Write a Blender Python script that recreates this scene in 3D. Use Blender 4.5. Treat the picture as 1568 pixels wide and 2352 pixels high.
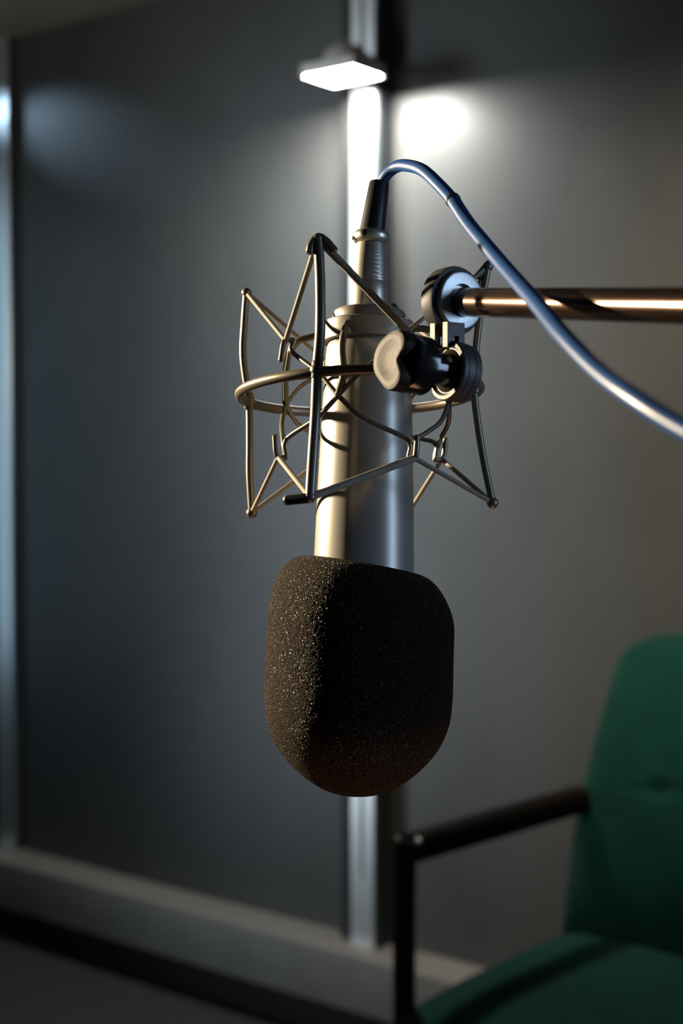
import bpy, bmesh, math, random
from mathutils import Vector, Matrix, noise
R = math.radians
random.seed(4)
C = bpy.context.scene.collection
for o in list(bpy.data.objects): bpy.data.objects.remove(o)
sc = bpy.context.scene

# ------------------------------------------------------------------ camera
CZ = 1.18                      # camera height
F = 2352 * 50 / 36             # focal length in pixels
PITCH = math.atan(135 / F)
cam = bpy.data.cameras.new('camera'); co = bpy.data.objects.new('camera', cam); C.objects.link(co)
co.location = (0, 0, CZ); co.rotation_euler = (R(90) - PITCH, 0, 0)
cam.sensor_fit = 'VERTICAL'; cam.sensor_height = 36; cam.sensor_width = 24; cam.lens = 50
cam.clip_start = 0.02
cam.dof.use_dof = True; cam.dof.focus_distance = 0.765; cam.dof.aperture_fstop = 6.0
sc.camera = co

# ------------------------------------------------------------------ world, exposure
w = bpy.data.worlds.new('world'); sc.world = w; w.use_nodes = True
bg = w.node_tree.nodes['Background']; bg.inputs[0].default_value = (0.62, 0.80, 1.0, 1); bg.inputs[1].default_value = 0.022
vs = sc.view_settings
vs.view_transform = 'Standard'; vs.look = 'None'; vs.gamma = 1; vs.use_curve_mapping = False; vs.exposure = 0

# ------------------------------------------------------------------ lights
def aim(o, target):
    o.rotation_euler = (Vector(target) - o.location).to_track_quat('-Z', 'Y').to_euler()
def spot(name, loc, target, energy, col, angle, blend, size):
    l = bpy.data.lights.new(name, 'SPOT'); l.energy = energy; l.color = col
    l.spot_size = R(angle); l.spot_blend = blend; l.shadow_soft_size = size
    o = bpy.data.objects.new(name, l); C.objects.link(o); o.location = loc; aim(o, target); return o
def area(name, loc, target, energy, col, sx, sy, spread=180):
    l = bpy.data.lights.new(name, 'AREA'); l.energy = energy; l.color = col
    l.shape = 'RECTANGLE'; l.size = sx; l.size_y = sy; l.spread = R(spread)
    o = bpy.data.objects.new(name, l); C.objects.link(o); o.location = loc; aim(o, target); return o
spot('key_light', (-1.02, 1.24, CZ + 0.25), (0.02, 0.78, CZ + 0.0), 235, (1.0, 0.80, 0.53), 30, 0.5, 0.018)
area('cool_fill_light', (0.80, 0.46, CZ + 0.10), (0.04, 0.8, CZ + 0.02), 0.7, (0.50, 0.70, 1.0), 0.14, 0.5, 100)
spot('warm_wall_light', (0.16, 1.12, 2.05), (0.70, 2.37, 1.10), 85, (1.0, 0.76, 0.48), 58, 1.0, 0.12)  # added spot, brightens only the right part of the partition
area('post_sheen_light', (-1.95, 2.28, 1.2), (0.07, 2.82, 1.15), 2.2, (0.76, 0.88, 1.0), 0.6, 2.0, 42)  # added unseen panel, mirrored in the post to brighten it
spot('cool_wall_light', (-1.25, 1.9, 1.1), (-0.75, 3.4, 1.10), 1.6, (0.50, 0.74, 1.0), 110, 1.0, 0.3)  # added spot, gives the left of the partition its cool tone
_e, _n = Vector((0.794, -0.608, 0)), Vector((-0.608, -0.794, 0))
def wallp(s_, d_, h_): return Vector((0, 2.905, CZ + h_)) + _e * s_ + _n * d_
spot('cool_streak_light', wallp(-1.50, 0.32, 1.0), wallp(-0.80, 0.0, 0.745), 8.0, (0.5, 0.74, 1.0), 20, 1.0, 0.01)  # added spot, stands in for a reflected streak on the partition
area('left_post_light', (-2.2, 3.3, 1.25), wallp(-1.03, 0.03, 0.0), 0.45, (0.5, 0.76, 1.0), 0.35, 1.5, 70)  # added unseen panel that brightens the left post
area('ceiling_bounce', (-0.9, 1.9, 1.5), (-0.9, 2.6, 2.3), 2.6, (1.0, 0.93, 0.82), 0.5, 0.5, 140)  # added area light facing up, lifts the dim ceiling
area('warm_floor_bounce', (0.03, 0.79, 0.5), (0.03, 0.79, 1.0), 0.35, (1.0, 0.5, 0.28), 0.3, 0.3, 100)  # added area light below, stands in for warm bounce on the foam

# ------------------------------------------------------------------ helpers
def at(px, py, Y):
    """world point seen at photo pixel (px, py) and standing at distance Y in front of the camera"""
    u = (px - 784) / F; v = (1176 - py) / F
    r = Vector((u, math.cos(PITCH) + v * math.sin(PITCH), -math.sin(PITCH) + v * math.cos(PITCH)))
    r *= Y / r.y
    return r + Vector((0, 0, CZ))

def empty(name, label, cat, loc, group=None):
    o = bpy.data.objects.new(name, None); C.objects.link(o); o.location = loc; o.empty_display_size = 0.02
    o['label'] = label; o['category'] = cat
    if group: o['group'] = group
    return o
def world_loc(o):
    v = o.location.copy()
    return v
ORG = {}
def obj(name, bm, mat, parent=None, label=None, smooth=True, angle=35):
    bmesh.ops.recalc_face_normals(bm, faces=bm.faces)
    for f in bm.faces: f.smooth = smooth
    for e in bm.edges:
        if len(e.link_faces) == 2 and e.calc_face_angle(0) > R(angle): e.smooth = False
    # origin at the centre of the mesh
    c = Vector((0, 0, 0))
    for v in bm.verts: c += v.co
    c /= max(1, len(bm.verts))
    for v in bm.verts: v.co -= c
    me = bpy.data.meshes.new(name); bm.to_mesh(me); bm.free()
    me.materials.append(mat)
    o = bpy.data.objects.new(name, me); C.objects.link(o)
    po = ORG[parent.name] if parent and parent.name in ORG else (parent.location.copy() if parent else Vector((0, 0, 0)))
    o.location = c - po
    if parent: o.parent = parent
    ORG[o.name] = c.copy()
    if label: o['label'] = label
    return o
def structure(o, label, cat):
    o['kind'] = 'structure'; o['label'] = label; o['category'] = cat; return o

def frame(axis, ref=(0, 0, 1)):
    a = Vector(axis).normalized(); r = Vector(ref)
    if abs(a.dot(r)) > 0.97: r = Vector((0, 1, 0))
    x = (r - a * r.dot(a)).normalized(); y = a.cross(x)
    return a, x, y
def catmull(pts, n=6):
    P = [Vector(p) for p in pts]
    if len(P) < 3: return P
    P = [2 * P[0] - P[1]] + P + [2 * P[-1] - P[-2]]
    out = []
    for i in range(1, len(P) - 2):
        for k in range(n):
            t = k / n
            a, b, c, d = P[i - 1], P[i], P[i + 1], P[i + 2]
            out.append(0.5 * (2 * b + (c - a) * t + (2 * a - 5 * b + 4 * c - d) * t * t + (3 * b - a - 3 * c + d) * t ** 3))
    out.append(P[-2]); return out
def tube(bm, pts, rad, seg=14, n=6, closed=False, smooth=True, caps=True):
    P = catmull(pts, n) if (smooth and not closed) else [Vector(p) for p in pts]
    N = len(P)
    rr = rad if callable(rad) else (lambda t: rad)
    T = []
    for i in range(N):
        if closed: d = P[(i + 1) % N] - P[i - 1]
        else: d = P[min(i + 1, N - 1)] - P[max(i - 1, 0)]
        T.append(d.normalized())
    _, x, _ = frame(T[0])
    rings = []
    for i in range(N):
        x = (x - T[i] * x.dot(T[i])).normalized(); y = T[i].cross(x)
        r = rr(i / max(1, N - 1))
        rings.append([bm.verts.new(P[i] + (x * math.cos(2 * math.pi * k / seg) + y * math.sin(2 * math.pi * k / seg)) * r) for k in range(seg)])
    M = N if closed else N - 1
    for i in range(M):
        A, B = rings[i], rings[(i + 1) % N]
        for k in range(seg):
            bm.faces.new((A[k], A[(k + 1) % seg], B[(k + 1) % seg], B[k]))
    if caps and not closed:
        for ring, s, p in ((rings[0], -1, 0), (rings[-1], 1, -1)):
            r = rr(0 if p == 0 else 1)
            inner = []
            c = P[p] + T[p] * s * r * 0.42
            for v in ring: inner.append(bm.verts.new(c + (v.co - P[p]) * 0.6))
            for k in range(seg): bm.faces.new((ring[k], ring[(k + 1) % seg], inner[(k + 1) % seg], inner[k]))
            bm.faces.new(inner)
def lathe(bm, prof, origin, axis, seg=64, ref=(0, 0, 1), mod=None, close=True):
    """prof: list of (h, r) along axis"""
    a, x, y = frame(axis, ref)
    o = Vector(origin); rings = []
    for h, r in prof:
        ring = []
        for k in range(seg):
            t = 2 * math.pi * k / seg
            q = mod(h, r, t) if mod else (h, r)
            ring.append(bm.verts.new(o + a * q[0] + (x * math.cos(t) + y * math.sin(t)) * q[1]))
        rings.append(ring)
    for A, B in zip(rings, rings[1:]):
        for k in range(seg): bm.faces.new((A[k], A[(k + 1) % seg], B[(k + 1) % seg], B[k]))
    if close:
        for ring in (rings[0], rings[-1]): bm.faces.new(ring)
def ball(bm, c, r, seg=20):
    prof = [(-r * math.cos(math.pi * i / 10), max(1e-5, r * math.sin(math.pi * i / 10))) for i in range(1, 10)]
    lathe(bm, prof, c, (0, 0, 1), seg)
def box(bm, o, ex, ey, ez, x0, x1, y0, y1, z0, z1, bevel=0):
    vs_ = [bm.verts.new(Vector(o) + ex * x + ey * y + ez * z) for z in (z0, z1) for x, y in ((x0, y0), (x1, y0), (x1, y1), (x0, y1))]
    fs = [bm.faces.new([vs_[i] for i in f]) for f in ((3, 2, 1, 0), (4, 5, 6, 7), (0, 1, 5, 4), (1, 2, 6, 5), (2, 3, 7, 6), (3, 0, 4, 7))]
    if bevel:
        es = list({e for f in fs for e in f.edges})
        bmesh.ops.bevel(bm, geom=es, offset=bevel, segments=3, affect='EDGES', profile=0.6)
def NB(): return bmesh.new()

# ------------------------------------------------------------------ materials
def mat(name, col, rough=0.5, metal=0.0, spec=0.5, bump=None, var=None, sheen=0, emit=None, coat=0, stretch=None, rvar=None):
    m = bpy.data.materials.new(name); m.use_nodes = True
    nt = m.node_tree; b = nt.nodes['Principled BSDF']
    b.inputs['Base Color'].default_value = (*col, 1); b.inputs['Roughness'].default_value = rough
    b.inputs['Metallic'].default_value = metal; b.inputs['Specular IOR Level'].default_value = spec
    if sheen: b.inputs['Sheen Weight'].default_value = sheen; b.inputs['Sheen Roughness'].default_value = 0.4
    if coat: b.inputs['Coat Weight'].default_value = coat
    if emit: b.inputs['Emission Color'].default_value = (*emit[0], 1); b.inputs['Emission Strength'].default_value = emit[1]
    tc = nt.nodes.new('ShaderNodeTexCoord'); src = tc.outputs['Object']
    if stretch:
        mp = nt.nodes.new('ShaderNodeMapping'); mp.inputs['Scale'].default_value = stretch
        nt.links.new(src, mp.inputs['Vector']); src = mp.outputs['Vector']
    def nz(scale, detail=4):
        n = nt.nodes.new('ShaderNodeTexNoise'); n.inputs['Scale'].default_value = scale; n.inputs['Detail'].default_value = detail
        nt.links.new(src, n.inputs['Vector']); return n
    if bump:
        n = nz(bump[0], 3); bp = nt.nodes.new('ShaderNodeBump'); bp.inputs['Strength'].default_value = bump[1]; bp.inputs['Distance'].default_value = bump[2]
        nt.links.new(n.outputs['Fac'], bp.inputs['Height']); nt.links.new(bp.outputs['Normal'], b.inputs['Normal'])
    if var:
        n = nz(var[0]); rp = nt.nodes.new('ShaderNodeValToRGB')
        rp.color_ramp.elements[0].position = 0.35; rp.color_ramp.elements[1].position = 0.65
        k = var[1]
        rp.color_ramp.elements[0].color = tuple(c * (1 - k) for c in col) + (1,)
        rp.color_ramp.elements[1].color = tuple(min(1, c * (1 + k)) for c in col) + (1,)
        nt.links.new(n.outputs['Fac'], rp.inputs['Fac']); nt.links.new(rp.outputs['Color'], b.inputs['Base Color'])
    if rvar:
        n = nz(rvar[0]); mr = nt.nodes.new('ShaderNodeMapRange')
        mr.inputs['To Min'].default_value = rough - rvar[1]; mr.inputs['To Max'].default_value = rough + rvar[1]
        nt.links.new(n.outputs['Fac'], mr.inputs['Value']); nt.links.new(mr.outputs['Result'], b.inputs['Roughness'])
    return m
M = {
 'glass': mat('smoked_glass', (0.075, 0.077, 0.073), 0.40, 0, 0.4, var=(2.2, 0.14), stretch=(1.6, 1.6, 0.9), rvar=(3.0, 0.05)),
 'alu': mat('anodised_aluminium', (0.80, 0.83, 0.82), 0.30, 0.85, 0.5, var=(30, 0.05), stretch=(1, 1, 0.03)),
 'alu_shade': mat('aluminium_shade', (0.05, 0.06, 0.07), 0.5, 0.2),  # dark copy of the aluminium, shade of the post's side as colour
 'strip': mat('strip_grey', (0.035, 0.035, 0.033), 0.5, 0, 0.3),
 'sill': mat('grey_sill', (0.26, 0.25, 0.23), 0.55, 0, 0.4, var=(12, 0.06)),
 'toe': mat('shade_black_plinth', (0.008, 0.008, 0.009), 0.7),  # black carries the shadow of the recess under the sill
 'floor': mat('dark_carpet', (0.075, 0.068, 0.066), 0.95, 0, 0.1, bump=(900, 0.5, 0.003), var=(500, 0.3)),
 'ceil': mat('ceiling_panel', (0.32, 0.30, 0.27), 0.9, 0, 0.2, var=(3, 0.05)),
 'lamp_body': mat('grey_lamp_housing', (0.6, 0.58, 0.55), 0.45, 0.2),
 'panel': mat('lit_lamp_panel', (0.9, 0.95, 0.92), 0.4, emit=((1.0, 0.985, 0.93), 290)),
 'body': mat('satin_nickel', (0.36, 0.34, 0.30), 0.34, 0.40, 0.5, bump=(2600, 0.05, 0.0002)),
 'clampring': mat('satin_grey_ring', (0.22, 0.20, 0.17), 0.45, 0.2),
 'knurl': mat('knurled_grey', (0.16, 0.145, 0.12), 0.5, 0.2),
 'wire': mat('grey_brown_wire', (0.20, 0.18, 0.145), 0.36, 0.55, 0.5, bump=(1500, 0.06, 0.0003)),
 'elastic': mat('grey_elastic_cord', (0.27, 0.24, 0.19), 0.62, 0, 0.35, bump=(3000, 0.5, 0.0004)),
 'rubber': mat('black_rubber', (0.016, 0.016, 0.017), 0.36, 0, 0.5),
 'chrome': mat('nickel_shell', (0.60, 0.57, 0.50), 0.36, 0.8),
 'blackgloss': mat('black_gloss_plastic', (0.012, 0.012, 0.014), 0.16, 0, 0.55),
 'knob': mat('black_moulded_plastic', (0.022, 0.0145, 0.009), 0.55, 0, 0.15, bump=(900, 0.25, 0.0004)),
 'joint': mat('dark_grey_casting', (0.055, 0.056, 0.058), 0.5, 0.1),
 'washer': mat('brushed_steel', (0.62, 0.66, 0.66), 0.42, 0.7, bump=(700, 0.25, 0.0003)),
 'bronze': mat('dark_bronze_tube', (0.15, 0.095, 0.066), 0.22, 0.95, bump=(260, 0.05, 0.0004)),
 'cable': mat('blue_cable', (0.015, 0.07, 0.235), 0.38, 0, 0.55, bump=(500, 0.05, 0.0004)),
 'green': mat('green_fabric', (0.0015, 0.044, 0.033), 0.9, 0, 0.15, bump=(1500, 0.4, 0.001), var=(14, 0.12), sheen=0.1),
 'brown_metal': mat('brown_chair_tube', (0.035, 0.028, 0.02), 0.35, 0.4),
 'pad': mat('black_armrest_pad', (0.008, 0.006, 0.006), 0.6, 0, 0.12),
 'steel': mat('bright_screw', (0.75, 0.72, 0.7), 0.2, 1.0),
}
# foam: fine open-cell grain with tiny glossy cell walls
def foam_mat():
    m = bpy.data.materials.new('charcoal_foam'); m.use_nodes = True; nt = m.node_tree; b = nt.nodes['Principled BSDF']
    L = nt.links.new
    b.inputs['Sheen Weight'].default_value = 0.02; b.inputs['Sheen Roughness'].default_value = 0.5; b.inputs['Sheen Tint'].default_value = (1, 0.75, 0.5, 1)
    tc = nt.nodes.new('ShaderNodeTexCoord')
    v = nt.nodes.new('ShaderNodeTexVoronoi'); v.inputs['Scale'].default_value = 1500; L(tc.outputs['Object'], v.inputs['Vector'])
    n = nt.nodes.new('ShaderNodeTexNoise'); n.inputs['Scale'].default_value = 800; n.inputs['Detail'].default_value = 5; L(tc.outputs['Object'], n.inputs['Vector'])
    ad = nt.nodes.new('ShaderNodeMath'); ad.operation = 'ADD'
    L(v.outputs['Distance'], ad.inputs[0]); L(n.outputs['Fac'], ad.inputs[1])
    bp = nt.nodes.new('ShaderNodeBump'); bp.inputs['Strength'].default_value = 0.9; bp.inputs['Distance'].default_value = 0.0012
    L(ad.outputs[0], bp.inputs['Height']); L(bp.outputs['Normal'], b.inputs['Normal'])
    rp = nt.nodes.new('ShaderNodeValToRGB'); cr = rp.color_ramp
    cr.elements[0].position = 0.40; cr.elements[0].color = (0.006, 0.0038, 0.0022, 1)
    cr.elements[1].position = 0.68; cr.elements[1].color = (0.038, 0.0235, 0.0125, 1)
    L(n.outputs['Fac'], rp.inputs['Fac']); L(rp.outputs['Color'], b.inputs['Base Color'])
    # a few cell walls in every hundred are smooth and glint
    v2 = nt.nodes.new('ShaderNodeTexVoronoi'); v2.inputs['Scale'].default_value = 1900; L(tc.outputs['Object'], v2.inputs['Vector'])
    sx = nt.nodes.new('ShaderNodeSeparateColor'); L(v2.outputs['Color'], sx.inputs[0])
    th = nt.nodes.new('ShaderNodeMath'); th.operation = 'GREATER_THAN'; th.inputs[1].default_value = 0.92; L(sx.outputs[0], th.inputs[0])
    m1 = nt.nodes.new('ShaderNodeMapRange'); m1.inputs['To Min'].default_value = 0.06; m1.inputs['To Max'].default_value = 0.6; L(th.outputs[0], m1.inputs['Value']); L(m1.outputs['Result'], b.inputs['Specular IOR Level'])
    m2 = nt.nodes.new('ShaderNodeMapRange'); m2.inputs['To Min'].default_value = 0.7; m2.inputs['To Max'].default_value = 0.32; L(th.outputs[0], m2.inputs['Value']); L(m2.outputs['Result'], b.inputs['Roughness'])
    return m
M['foam'] = foam_mat()

# ------------------------------------------------------------------ room
E = Vector((0.794, -0.608, 0)).normalized()       # along the partition, to the right
NR = Vector((-0.608, -0.794, 0)).normalized()      # from the partition into the room
Z = Vector((0, 0, 1)); W0 = Vector((0, 2.905, 0))
CEIL = CZ + 1.012
bm = NB(); box(bm, W0, E, NR, Z, -4.0, 2.6, -0.06, 0, 0, CEIL)
structure(obj('wall_back', bm, M['glass'], smooth=False), 'dark smoky glossy partition wall behind the microphone', 'wall')
bm = NB(); box(bm, (0, 0, 0), Vector((1, 0, 0)), Vector((0, 1, 0)), Z, -4, 3, -1.2, 6, -0.05, 0)
structure(obj('floor', bm, M['floor'], smooth=False), 'dark grey carpeted floor at the foot of the partition', 'floor')
bm = NB(); box(bm, W0, E, NR, Z, -4.0, 2.6, -0.06, 4.0, CEIL, CEIL + 0.05)
structure(obj('ceiling', bm, M['ceil'], smooth=False), 'dim beige grey ceiling above the partition', 'ceiling')
SILL = CZ - 0.987
bm = NB(); box(bm, W0, E, NR, Z, -4.0, 2.6, 0, 0.104, SILL - 0.112, SILL, 0.003)
structure(obj('trim_1', bm, M['sill']), 'pale grey sill rail running along the foot of the partition', 'sill')
bm = NB(); box(bm, W0, E, NR, Z, -4.0, 2.6, 0, 0.055, 0, SILL - 0.112)
structure(obj('baseboard_back', bm, M['toe'], smooth=False), 'recessed plinth under the sill rail, black for the shade on it', 'baseboard')

def post(name, s, label, flange, d_=0.055):
    t = bpy.data.objects.new(name, None); C.objects.link(t); t.location = W0 + E * s + Z * SILL
    structure(t, label, 'post')
    H0, H1 = SILL, CEIL
    # front with a groove: one extruded section
    w_ = 0.029
    sec = [(-w_, 0.002), (-w_, d_ - 0.002), (-w_ + 0.002, d_), (-0.007, d_), (-0.007, d_ * 0.6), (0.006, d_ * 0.6), (0.006, d_), (w_ - 0.002, d_), (w_, d_ - 0.002), (w_, 0.002)]
    bm = NB()
    lo = [bm.verts.new(W0 + E * (s + a) + NR * b + Z * H0) for a, b in sec]
    hi = [bm.verts.new(W0 + E * (s + a) + NR * b + Z * H1) for a, b in sec]
    for i in range(len(sec)):
        j = (i + 1) % len(sec); bm.faces.new((lo[i], lo[j], hi[j], hi[i]))
    bm.faces.new(lo); bm.faces.new(hi)
    obj('profile', bm, M['alu'], t, smooth=False)
    bm = NB(); box(bm, W0 + E * s, E, NR, Z, -0.0065, 0.0055, d_ * 0.6 + 0.0005, d_ - 0.0005, H0, H0 + 0.125)
    obj('groove_cover', bm, M['alu'], t, smooth=False)
    bm = NB(); box(bm, W0 + E * s, E, NR, Z, -w_ - flange, -w_, 0.0005, min(0.038, d_ * 0.7), H0, H1, 0.001)
    obj('edge_strip', bm, M['strip'], t)
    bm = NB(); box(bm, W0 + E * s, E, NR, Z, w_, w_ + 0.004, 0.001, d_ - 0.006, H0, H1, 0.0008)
    obj('side_shade', bm, M['alu_shade'], t)  # thin dark sheet over the post's side, standing for its shade
    return t
post('trim_2', 0.094, 'vertical aluminium post with a groove directly behind the microphone', 0.036)
post('trim_3', -1.035, 'vertical bluish aluminium post at the left edge of the photo', 0.02, 0.024)

# ------------------------------------------------------------------ LED lamp on the post
LH = 0.711 + CZ
lc = Vector((0.003, 2.708, LH))
lamp = empty('wall_lamp', 'small square downlight glowing white on an arm in front of the aluminium post', 'lamp', lc)
LX, LY = 0.063, 0.051
bm = NB(); box(bm, lc, E, NR, Z, -LX, LX, -LY, LY, 0.004, 0.020, 0.004); obj('housing', bm, M['lamp_body'], lamp)
bm = NB(); box(bm, lc, E, NR, Z, -LX + 0.005, LX - 0.005, -LY + 0.005, LY - 0.005, -0.001, 0.004, 0.001); obj('light_panel', bm, M['panel'], lamp)
bm = NB()
for a in (((-LX, LX), (-LY, -LY + 0.005)), ((-LX, LX), (LY - 0.005, LY)), ((-LX, -LX + 0.005), (-LY + 0.005, LY - 0.005)), ((LX - 0.005, LX), (-LY + 0.005, LY - 0.005))):
    box(bm, lc, E, NR, Z, a[0][0], a[0][1], a[1][0], a[1][1], -0.003, 0.006)
obj('bezel', bm, M['lamp_body'], lamp, smooth=False)
bm = NB(); lathe(bm, [(0.018, 0.046), (0.026, 0.045), (0.038, 0.040), (0.050, 0.028), (0.056, 0.012)], lc + E * 0.008, Z, 40); obj('dome', bm, M['lamp_body'], lamp)
bm = NB(); pb = W0 + E * 0.094 + NR * 0.055 + Z * (LH + 0.02)
tube(bm, [lc + Z * 0.036, lc * 0.5 + pb * 0.5 + Z * 0.03, pb + Z * 0.005], 0.009, 12); obj('arm', bm, M['lamp_body'], lamp)
bm = NB(); box(bm, pb, E, NR, Z, -0.022, 0.022, 0, 0.008, -0.03, 0.04, 0.002); obj('mounting_plate', bm, M['lamp_body'], lamp)

# ------------------------------------------------------------------ green armchair
fd = Vector((-0.66, -0.751, 0)).normalized()      # the way the chair faces
sd = Vector((0.751, -0.66, 0)).normalized()       # across the seat, towards the camera
rc = at(1266, 2150, 2.235); rc.z = 0             # rear corner of the seat, on the floor
chair = empty('armchair', 'green upholstered armchair with black arm pads at the lower right', 'chair', rc + fd * 0.23 + sd * 0.25)
SH = CZ - 0.752
def cushion(nx, ny, fn):
    """closed cushion: fn(a, b, side) -> point"""
    bm = NB(); g = {}
    for s_ in (0, 1):
        for i in range(nx + 1):
            for j in range(ny + 1):
                g[s_, i, j] = bm.verts.new(fn(i / nx, j / ny, s_))
    for s_ in (0, 1):
        for i in range(nx):
            for j in range(ny): bm.faces.new((g[s_, i, j], g[s_, i + 1, j], g[s_, i + 1, j + 1], g[s_, i, j + 1]))
    for i in range(nx):
        for j in (0, ny): bm.faces.new((g[0, i, j], g[0, i + 1, j], g[1, i + 1, j], g[1, i, j]))
    for j in range(ny):
        for i in (0, nx): bm.faces.new((g[0, i, j], g[0, i, j + 1], g[1, i, j + 1], g[1, i, j]))
    return bm
def rnd(t, p=5): return (1 - abs(2 * t - 1) ** p) ** 0.5
def seatfn(a, b, s_):
    # a across, b rear to front
    e = rnd(a, 9) * rnd(b, 9)
    cw = 0.5; x = a * cw; y = -0.04 + b * 0.515
    rx = 0.5 + (x / cw - 0.5) * (1 - 0.02 * (1 - e)); x = rx * cw
    k = abs(2 * a - 1) ** 6 * (b ** 6)
    y -= 0.045 * k
    z = SH - 0.07 + 0.035 * (1 - e) if s_ == 0 else SH - 0.028 + 0.028 * e + 0.010 * math.sin(math.pi * a) - 0.03 * b ** 6
    return rc + fd * y + sd * x + Z * z
obj('seat', cushion(36, 36, seatfn), M['green'], chair)
BH = 0.475
def lean(h): return 0.012 + 0.045 * h / BH + 0.145 * (h / BH) ** 2
def backfn(a, b, s_):
    # a across, b bottom to top
    h = -0.02 + b * BH
    inset = 0.040 * max(0, (b - 0.90) / 0.10) ** 3
    x = inset + a * (0.5 - 2 * inset) + 0.010 * b
    e = rnd(a, 8) * rnd(b, 8)
    y = -lean(h) + (0.0 if s_ else -0.06)
    if s_:
        y += -0.02 + 0.032 * e + 0.018 * math.sin(math.pi * a) * math.exp(-((h - 0.13) / 0.16) ** 2)
        d1 = (a - 0.5); 
        for bx in (0.31, 0.69):                    # two pulled tufts with soft folds
            q = ((a - bx) * 0.5 / 0.016) ** 2 + ((h - 0.235) / 0.012) ** 2
            y -= 0.010 * math.exp(-q)
            y -= 0.0035 * math.exp(-((h - 0.235 - 0.05 * (a - bx)) / 0.008) ** 2) * math.exp(-((a - bx) / 0.13) ** 2)
    else:
        y += 0.02 * (1 - e)
    return rc + fd * y + sd * x + Z * (SH + h - 0.02 * (1 - rnd(a, 14)))
back = obj('backrest', cushion(110, 110, backfn), M['green'], chair)
for bx in (0.31, 0.69):
    bm = NB(); h = 0.235
    p = rc + fd * (-lean(h) + 0.010) + sd * (bx * 0.5 + 0.005) + Z * (SH + h); ball(bm, p, 0.006); obj('button', bm, M['green'], back)
bm = NB(); tube(bm, [rc - fd * (lean(h) + 0.07) + sd * 0.25 + Z * (SH + h) for h in (0.25, 0.15, 0.05)] + [rc - fd * 0.03 + sd * 0.25 + Z * (SH - 0.085), rc + fd * 0.15 + sd * 0.25 + Z * (SH - 0.085)], 0.014); obj('back_support', bm, M['brown_metal'], chair)
af, ar = at(938, 1948, 1.945), at(1330, 1836, 2.235)
for k, off in enumerate((0, 0.52)):
    o_ = sd * off
    a0, a1 = af + o_, ar + o_
    d = (a1 - a0).normalized()
    bm = NB(); tube(bm, [a0, a1], lambda t: 0.0225, 18, smooth=False); pad = obj('arm_pad', bm, M['pad'], chair, label='black arm pad')
    bm = NB(); ball(bm, a0 + Vector((0.012, -0.012, 0.012)), 0.0065); obj('screw', bm, M['steel'], pad)
    bm = NB(); ball(bm, a1 + Vector((-0.004, -0.002, 0.006)), 0.0095); obj('screw', bm, M['steel'], pad)
    bm = NB(); p = a0 - d * 0.002; p.z = a0.z
    tube(bm, [p - Z * 0.008, Vector((p.x - 0.004, p.y, 0.62)), Vector((p.x - 0.004, p.y, 0.3)), Vector((p.x - 0.004, p.y, 0.012))], 0.016, 16); lg = obj('front_leg', bm, M['brown_metal'], chair)
    q = rc + o_ - fd * 0.05 + sd * (0.035 if k == 0 else -0.035)
    bm = NB(); tube(bm, [a1 - Z * 0.006, q + Z * 0.56 - fd * 0.10, q + Z * 0.45, q + Z * 0.3, q + Z * 0.012], 0.0115, 16); obj('rear_leg', bm, M['brown_metal'], chair)
    bm = NB(); tube(bm, [Vector((p.x, p.y, SH - 0.09)), Vector((q.x, q.y, SH - 0.09))], 0.010, 12, smooth=False); obj('side_rail', bm, M['brown_metal'], chair)
bm = NB(); s0 = rc + Z * (SH - 0.09)
for b_ in (0.08, 0.40): tube(bm, [s0 + fd * b_ - sd * 0.01, s0 + fd * b_ + sd * 0.52], 0.009, 12, smooth=False)
obj('seat_frame', bm, M['brown_metal'], chair)

# ------------------------------------------------------------------ microphone
D0 = 0.80; S = D0 / F; TI = 0.134                  # distance, metres per photo pixel there, tilt of the axis
def dep(theta, r, h): return D0 + S * (-r * math.cos(R(theta)) + TI * h)
ptop, pbot = at(847, 740, D0 + TI * 158 * S), at(827, 1700, D0 - TI * 802 * S)
AX = (ptop - pbot).normalized()
M0 = ptop + (pbot - ptop) * (158 / 960)            # on the axis at the height of the suspension ring
def u(*p): return [(h * S, r * S) for h, r in p]
mic = empty('microphone', 'large silver studio microphone hanging upside down with a brown foam cover', 'microphone', M0 - AX * 0.2)
bm = NB()
lathe(bm, u((-620, 90), (-610, 112), (-430, 114), (-300, 111), (-100, 104.5), (0, 101), (70, 98), (94, 96), (100, 94), (104, 88)), M0, AX, 96)
obj('body', bm, M['body'], mic)
bm = NB()
lathe(bm, u((100, 88), (102, 92), (150, 92), (153, 84)), M0, AX, 96)
obj('end_collar', bm, M['clampring'], mic)
bm = NB()
def kn(h, r, t): return (h, r * (1 + 0.008 * (1 if int(t / (2 * math.pi) * 240 + 0.5) % 2 else -1) * (1 if 157 * S < h < 175 * S else 0)))
lathe(bm, u((150, 70), (151, 78), (154, 82), (158, 83), (174, 83), (179, 81), (182, 76), (182.5, 50)), M0, AX, 240, mod=kn)
obj('end_cap', bm, M['knurl'], mic)

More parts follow.
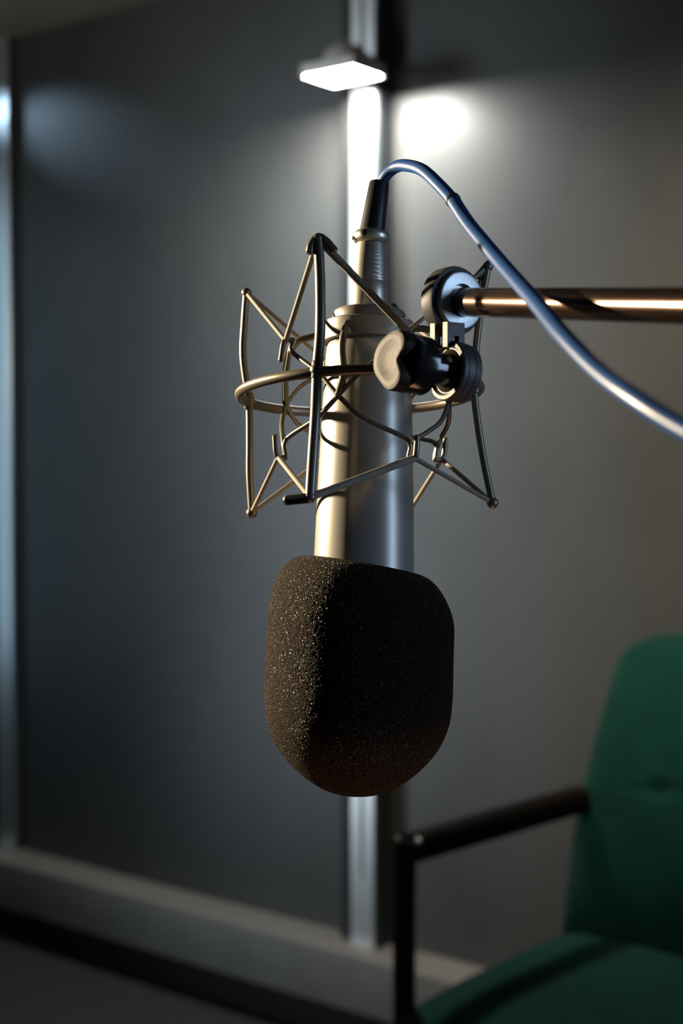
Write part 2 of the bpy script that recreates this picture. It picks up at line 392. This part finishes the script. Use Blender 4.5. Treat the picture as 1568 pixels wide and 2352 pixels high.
# foam cover
def foam():
    prof = [(-405, 104), (-398, 108), (-392, 118), (-389, 128), (-391, 142), (-400, 159), (-417, 176), (-440, 190), (-472, 202), (-510, 209), (-560, 210.5),
            (-620, 211), (-680, 211), (-720, 209), (-755, 204), (-790, 192), (-820, 175), (-850, 150), (-880, 116), (-903, 78), (-916, 40), (-920, 1)]
    pts = catmull([Vector((h, r, 0)) for h, r in prof], 24)
    # resample evenly
    L = [0]
    for a, b in zip(pts, pts[1:]): L.append(L[-1] + (b - a).length)
    n = 330; out = []; j = 0
    for i in range(n + 1):
        t = L[-1] * i / n
        while j < len(L) - 2 and L[j + 1] < t: j += 1
        k = (t - L[j]) / max(1e-9, L[j + 1] - L[j]); out.append(pts[j].lerp(pts[j + 1], min(1, k)))
    a, x, y = frame(AX, (1, 0, 0))                 # x: to the right
    bm = NB(); seg = 560; rings = []
    for q in out:
        h, r = q.x, max(0.5, q.y)
        w_ = max(0, min(1, (h + 640) / 230)); w_ = w_ * w_ * (3 - 2 * w_)
        ring = []
        for k in range(seg):
            t = 2 * math.pi * k / seg
            cx = r * math.cos(t)
            hh = h - 0.15 * cx * w_ - 16 * w_
            j_ = 1 + (random.random() - 0.5) * 0.0075 * min(1, r / 40)
            ring.append(bm.verts.new(M0 + (a * hh + (x * (cx - 2 - 4 * (1 - w_)) + y * r * math.sin(t)) * j_) * S))
        rings.append(ring)
    for A, B in zip(rings, rings[1:]):
        for k in range(seg): bm.faces.new((A[k], A[(k + 1) % seg], B[(k + 1) % seg], B[k]))
    bm.faces.new(rings[-1])
    return bm
obj('foam_cover', foam(), M['foam'], mic, angle=180, label='brown black foam cover')
# ------------------------------------------------------------------ cable with its plug
def cp(px, py, h): return at(px, py, D0 + TI * h * S)
c0, c1, c2 = cp(845, 712, 186), cp(852.5, 545, 353), cp(871, 419, 480)
plugax = (c1 - c0).normalized(); bootax = (c2 - c1).normalized()
cable = empty('microphone_cable', 'blue cable with silver plug curving down over the boom arm', 'cable', c0)
LL = (c1 - c0).length / S
def grip(h, r, t):
    hh = h / S
    # moulded finger ridges on the side towards the fill light
    return (h, r)
bm = NB()
pr = [(-4, 40), (0, 45), (3, 45.5), (40, 44), (62, 42), (64, 41)]
lathe(bm, u(*pr), c0, plugax, 64)
hs = [64 + i for i in range(0, 80, 1)]
def ridge(h, r, t):
    hh = h / S
    ang = math.atan2(math.sin(t), math.cos(t))
    wgt = max(0, math.cos(t - GA)) ** 7
    return (h, r + S * 1.5 * wgt * (max(0, math.sin((hh - 64) * 2 * math.pi / 10)) - 0.5) * (1 if 64 < hh < 122 else 0))
a_, x_, y_ = frame(plugax)
g = Vector((0.62, -0.78, 0)); GA = math.atan2(g.dot(y_), g.dot(x_))
prof2 = [(h, 42 - 8.0 * ((h - 64) / 90) ** 1.6) for h in range(64, 155, 1)]
bm2 = bm
lathe(bm2, u(*prof2), c0, plugax, 96, mod=ridge)
obj('plug_shell', bm2, M['chrome'], cable, label='silver plug shell')
bm = NB(); lathe(bm, u((-16, 31), (-13, 38), (-8, 42), (0, 43.5), (7, 42), (12, 37), (14, 30)), c1, plugax, 64)
obj('plug_collar', bm, M['chrome'], cable, label='polished silver collar')
bm = NB(); gp = c1 + (Vector((-0.42, -0.9, 0)).normalized()) * 39 * S + plugax * 5 * S
lathe(bm, u((-4, 7.5), (5, 8), (6.5, 5)), gp, (-0.42, -0.9, 0.3), 20); obj('lock_screw', bm, M['rubber'], cable, label='black recessed screw')
bm = NB(); lp = c1 + (Vector((-0.95, -0.3, 0)).normalized()) * 43 * S - plugax * 4 * S; ball(bm, lp, 5 * S); obj('latch_pin', bm, M['chrome'], cable)
bm = NB(); LB = (c2 - c1).length / S
lathe(bm, u((6, 30), (14, 29.5), (LB * 0.5, 26.5), (LB - 4, 23.5), (LB - 1, 22.5), (LB + 0.5, 20)), c1, bootax, 48)
obj('strain_relief', bm, M['rubber'], cable, label='black rubber boot')
pts = [(869, 440, .818), (874, 424, .817), (888, 400, .813), (908, 384, .808), (932, 380, .80), (970, 391, .785), (1008, 425, .768), (1040, 460, .752), (1075, 513, .733),
       (1120, 568, .706), (1165, 621, .676), (1232, 697, .625), (1292, 770, .58), (1374, 853, .54), (1457, 915, .51), (1565, 983, .485), (1700, 1050, .46), (1850, 1105, .44)]
cpts = [at(*p) for p in pts]
bm = NB(); tube(bm, cpts[:8], 0.00345, 24, 10); obj('cable_end', bm, M['cable'], cable)
bm = NB(); tube(bm, cpts[7:] + [Vector((0.32, 0.30, 1.08)), Vector((0.42, 0.1, 0.8)), Vector((0.5, -0.1, 0.4)), Vector((0.52, -0.2, 0.02))], 0.0037, 24, 10); obj('cord', bm, M['cable'], cable, label='blue jacketed cord')
bm = NB(); d = (cpts[8] - cpts[6]).normalized(); lathe(bm, [(-0.0012, 0.0037), (-0.0008, 0.00405), (0.0012, 0.00405), (0.0016, 0.0037)], cpts[7] + d * 0.0, d, 32)
obj('jacket_joint', bm, M['rubber'], cable, label='dark ring where the jacket is cut')

# ------------------------------------------------------------------ suspension mount
mount = empty('shock_mount', 'grey wire cage of a spider shock mount holding the silver microphone', 'microphone mount', at(826, 898, D0))
def rp(theta, r=276, dh=0):
    x = 826 + r * math.sin(R(theta)); y = 898 - r * math.cos(R(theta)) * 0.178 - 0.03 * (x - 826) - dh
    return at(x, y, dep(theta, r, dh))
bm = NB(); tube(bm, [rp(360 * i / 96) for i in range(96)], 11.5 * S, 18, closed=True); obj('ring', bm, M['wire'], mount)
TH = {'f': -20.4, 'l': -112, 'r': 72, 'b': 158}
STR = {
 'f': [(730, 548, 302), (735, 640, 210), (735, 760, 90), (728, 850, 0), (724, 950, -100), (717, 1060, -210), (712, 1142, -292)],
 'l': [(566, 672, 245), (561, 740, 175), (558, 820, 95), (571, 922, 0), (573, 1010, -90), (573, 1090, -170), (578, 1178, -262)],
 'r': [(1120, 612, 272), (1105, 700, 185), (1094, 790, 95), (1088, 884, 0), (1098, 980, -95), (1113, 1070, -185), (1131, 1155, -272)],
 'b': [(905, 710, 232), (912, 790, 150), (918, 870, 70), (922, 943, 0), (920, 1020, -80), (922, 1110, -170), (926, 1196, -255)],
}
TOP, BOT = {}, {}
for k, v in STR.items():
    P = [at(x, y, dep(TH[k], 276, h)) for x, y, h in v]
    wd = 12 if k == 'f' else 9
    bm = NB(); tube(bm, P, wd * S * 0.92, 16); st = obj('strut', bm, M['wire'], mount)
    bm = NB(); ball(bm, P[3], 15.5 * S); lathe(bm, u((-20, 10.5), (-17, 12.5), (17, 12.5), (20, 10.5)), P[3], P[2] - P[4], 24); obj('ring_joint', bm, M['wire'], st)
    bm = NB(); ball(bm, P[0], 12 * S); obj('end_ball', bm, M['wire'], st)
    bm = NB(); ball(bm, P[-1], 13 * S); obj('end_ball', bm, M['wire'], st)
    TOP[k], BOT[k] = P[0], P[-1]
# inner cage: four upright rods, hooks between them, V shaped wires
HR = 200
HTH = {'fl': -66, 'fr': 30, 'br': 114, 'bl': -156}
HT = {'fl': (672, 783), 'fr': (925, 762), 'br': (1008, 806), 'bl': (755, 829)}
HB = {'fl': (655, 1050), 'fr': (942, 1052), 'br': (1000, 1055), 'bl': (752, 1052)}
ND = {'f': (776, 908, 195), 'l': (656, 928, 190), 'r': (1031, 924, 200), 'b': (905, 972, 195)}
NP = {k: at(x, y, dep(TH[k], r, -30)) for k, (x, y, r) in ND.items()}
adj = {'fl': ('f', 'l'), 'fr': ('f', 'r'), 'br': ('r', 'b'), 'bl': ('b', 'l')}
clampc = M0 + AX * 130 * S
HTP = {k: at(*HT[k], dep(HTH[k], HR - 15, 115)) for k in HT}
HBP = {k: at(*HB[k], dep(HTH[k], HR - 15, -155)) for k in HB}
def outw(th): return Vector((math.sin(R(th)), -math.cos(R(th)), 0))
for k in ('f', 'l', 'r', 'b'):
    n = NP[k]; o_ = outw(TH[k])
    up = n + AX * 150 * S
    cc = clampc + o_ * 100 * S + AX * 8 * S
    if k == 'f':
        upt = at(790, 765, (dep(TH[k], 180, 130)))
        mid = at(788, 860, dep(TH[k], 190, 40))
        top = at(798, 742, dep(TH[k], 160, 155))
        path = [n, mid, at(785, 800, dep(TH[k], 188, 98)), upt, top, cc + o_ * 20 * S, cc - o_ * 4 * S]
    elif k == 'l':
        path = [n, at(655, 880, dep(TH[k], 190, 45)), at(662, 820, dep(TH[k], 190, 100)), at(684, 784, dep(TH[k], 178, 138)), at(715, 774, dep(TH[k], 140, 146)), cc - o_ * 4 * S]
    else:
        path = [n, n + AX * 60 * S, n + AX * 130 * S, n + AX * 158 * S - o_ * 18 * S, cc + o_ * 26 * S, cc - o_ * 4 * S]
    bm = NB(); tube(bm, path, 8 * S, 14); obj('upright', bm, M['wire'], mount)
def mix(a, b, t): return a.lerp(b, t)
for k in HT:
    th = HTH[k]; o_ = outw(th); a, b = adj[k]
    t_, bo = HTP[k], HBP[k]
    # lower V
    for q, side in ((a, 1), (b, -1)):
        n = NP[q]
        d = (n - bo); tang = (n - bo) - AX * (n - bo).dot(AX); tang.normalize()
        bm = NB(); sag = o_ * 6 * S
        tube(bm, [bo + tang * 3 * S, bo + AX * 40 * S + tang * 12 * S + sag, mix(bo, n, 0.62) + sag * 1.5 + tang * 10 * S + AX * 2 * S, n], 5.6 * S, 12); obj('cage_wire', bm, M['wire'], mount)
        d = (n - t_); tang = d - AX * d.dot(AX); tang.normalize()
        bm = NB(); tube(bm, [t_ + tang * 3 * S, t_ - AX * 26 * S + tang * 8 * S + sag, mix(t_, n, 0.6) + sag * 1.2 + tang * 6 * S, n], 5.4 * S, 12); obj('cage_wire', bm, M['wire'], mount)
    # hooks: outwards, then bent
    bm = NB(); tube(bm, [bo, bo + o_ * 14 * S - AX * 2 * S, bo + o_ * 22 * S + AX * 10 * S, bo + o_ * 26 * S + AX * 48 * S], 6.6 * S, 14)
    ball(bm, bo, 8 * S); obj('hook', bm, M['wire'], mount)
    bm = NB(); tube(bm, [t_, t_ + o_ * 14 * S + AX * 2 * S, t_ + o_ * 22 * S - AX * 8 * S, t_ + o_ * 27 * S - AX * 46 * S], 6.6 * S, 14)
    ball(bm, t_, 8 * S); obj('hook', bm, M['wire'], mount)
    # elastic cords from the hook to the two neighbouring struts
    for q in (a, b):
        for (p0, p1, s_) in ((t_ + o_ * 17 * S, TOP[q], 1), (bo + o_ * 17 * S, BOT[q], -1)):
            wide = 9.2 if (q == 'f' and k == 'fr') else (6.6 if q == 'f' else 5.8)
            d = (p1 - p0).normalized()
            bm = NB(); tube(bm, [p0 - d * 4 * S, p1 - d * 2 * S], wide * S * 0.92, 12, smooth=False); obj('elastic_cord', bm, M['elastic'], mount)
# thick sleeves of the cords
bm = NB(); zz = lambda h: dep(TH['f'], 276, h)
tube(bm, [at(711, 580, zz(270)), at(715, 562, zz(290)), at(730, 545, zz(305)), at(748, 554, zz(295)), at(768, 577, zz(275))], 9.3 * S, 16); obj('cord_sleeve', bm, M['wire'], mount)
bm = NB(); e0, e1 = at(657, 1149, dep(-35, 285, -298)), at(706, 1144, zz(-294)); ax_ = (e1 - e0).normalized()
lathe(bm, [(0.0035, 0.0004), (0.0035, 6.5 * S), (0, 6.5 * S), (-0.0004, 8.5 * S), (0.0004, 11 * S), ((e1 - e0).length, 11 * S)], e0, ax_, 24); obj('cord_sleeve', bm, M['blackgloss'], mount, label='short black sleeve')
bm = NB(); lathe(bm, u((-1, 6.2), (-2, 7), (-2, 10), (1.5, 10.6), (1.6, 11.4), (4, 11.4)), e0, ax_, 24, close=False); obj('sleeve_rim', bm, M['chrome'], mount)
bm = NB(); tube(bm, [at(1098, 636, dep(72, 276, 262)), at(1127, 604, dep(72, 276, 282))], 10.5 * S, 16, smooth=False); obj('cord_sleeve', bm, M['rubber'], mount)
bm = NB(); tube(bm, [at(900, 702, dep(158, 276, 238)), at(914, 722, dep(158, 270, 220))], 10 * S, 14, smooth=False); obj('cord_sleeve', bm, M['rubber'], mount)
# clamp ring round the microphone
bm = NB(); lathe(bm, u((-24, 94), (-24, 103), (-22, 105), (20, 105), (23, 102), (23, 90)), clampc, AX, 96, close=False); obj('clamp_ring', bm, M['clampring'], mount)
# swivel joint (belongs to the mount)
kd = Vector((-0.84, -0.53, 0.12)).normalized()
jc = at(1030, 852, 0.727); sj = 0.733 / F
kref = Vector((0, 0, 1))
def v(*p): return [(h * sj, r * sj) for h, r in p]
bm = NB(); lathe(bm, v((-52, 40), (-50, 60), (-46, 65), (-28, 68), (-27.5, 66.5), (-26.5, 66.5), (-26, 68), (-8, 69), (-7.5, 67.5), (-6.5, 67.5), (-6, 69), (4, 69), (8, 66), (9, 58), (2, 52), (2, 30)), jc, kd, 72); obj('swivel_disc', bm, M['joint'], mount)
bm = NB(); ball(bm, jc - kd * 15 * sj + Vector((-0.47, 0.875, 0)).normalized() * -62 * sj - Z * 10 * sj, 4 * sj); lathe(bm, v((2, 50), (6, 46), (12, 40), (16, 36)), jc, kd, 48); obj('disc_hub', bm, M['knob'], mount)
bm = NB(); lathe(bm, v((8, 33), (10, 37), (66, 37), (66, 35), (72, 35), (72, 30)), jc, kd, 64); obj('shaft', bm, M['blackgloss'], mount, label='glossy black shaft')
# bracket from the swivel disc back to the ring
bm = NB(); tube(bm, [jc - kd * 30 * sj, jc - kd * 45 * sj + Vector((0, 0.012, -0.001)), rp(52)], 15 * sj, 16); obj('bracket', bm, M['joint'], mount)
# fork tab up to the boom clamp
dn = Vector((0.60, -0.80, -0.02)).normalized()
ex = Vector((0.80, 0.60, 0)).normalized(); ez = Z
tabc = at(1047, 775, 0.727)
bm = NB()
for y0 in (0, 44):
    for a_0, a_1, b_0, b_1 in ((-26, 26, 4, 34), (-26, -9, -22, 4), (9, 26, -22, 4)):
        box(bm, tabc, ex, -dn, ez, a_0 * sj, a_1 * sj, y0 * sj, (y0 + 16) * sj, b_0 * sj, b_1 * sj)
obj('fork', bm, M['joint'], mount, smooth=False)
# wing knob with three lobes and a collar
kc = jc + kd * 62 * sj
tk = (Vector((0, -1, 0)) - kd * Vector((0, -1, 0)).dot(kd)).normalized()
def lob(amt):
    def f(h, r, t):
        return (h, r * (1 - amt * (0.5 - 0.5 * math.cos(3 * (t - R(80))))))
    return f
bm = NB(); lathe(bm, v((4, 30), (5, 58), (9, 66), (60, 67), (64, 65), (66, 60)), kc, kd, 72); obj('knob_collar', bm, M['blackgloss'], mount, label='glossy black knob collar')
bm = NB()
kprof = [(62, 40), (63, 60), (66, 68), (70, 71), (78, 71), (84, 71.5), (92, 72), (99, 69), (101, 60), (100, 48), (97, 34), (96, 16), (96, 4)]
def lob2(h, r, t):
    hh = h / sj
    waist = 1
    am = min(1, r / (60 * sj))
    g_ = 0
    for c_, k_ in ((2, 0.58), (118, 0.10), (238, 0.18)):
        dt = math.atan2(math.sin(t - R(c_)), math.cos(t - R(c_))); g_ += k_ * math.exp(-(dt / R(34)) ** 2)
    return (h, r * waist * (1 - am * g_))
lathe(bm, v(*kprof), kc, kd, 120, ref=tk, mod=lob2); obj('wing_knob', bm, M['knob'], mount, label='black brown lobed knob')

# ------------------------------------------------------------------ boom arm
b0 = at(1050, 691, 0.737); sb = 0.737 / F
bd = Vector((0.395, -0.918, -0.105)).normalized()
def bb(*p): return [(h * sb, r * sb) for h, r in p]
boom = empty('boom_arm', 'dark bronze boom tube with round steel clamp reaching in from the right', 'boom arm', b0)
bm = NB(); lathe(bm, bb((-42, 60), (-40, 74), (-36, 78), (-6, 79), (0, 77), (2, 70), (0, 66), (-4, 64), (-4, 50)), b0, dn, 96); obj('clamp_disc', bm, M['joint'], boom)
bm = NB(); lathe(bm, bb((-6, 52), (-5, 64), (14, 65), (17, 63), (18, 58), (18, 38), (12, 36), (2, 34)), b0, dn, 96); obj('steel_washer', bm, M['washer'], boom, label='bright steel washer')
ts = at(1062, 694, 0.735) 
bm = NB(); tube(bm, [ts - bd * 0.006, ts + bd * 0.05, ts + bd * 0.2, ts + bd * 0.45, ts + bd * 0.9], 0.00735, 48, smooth=False); obj('tube', bm, M['bronze'], boom, label='dark bronze tube')
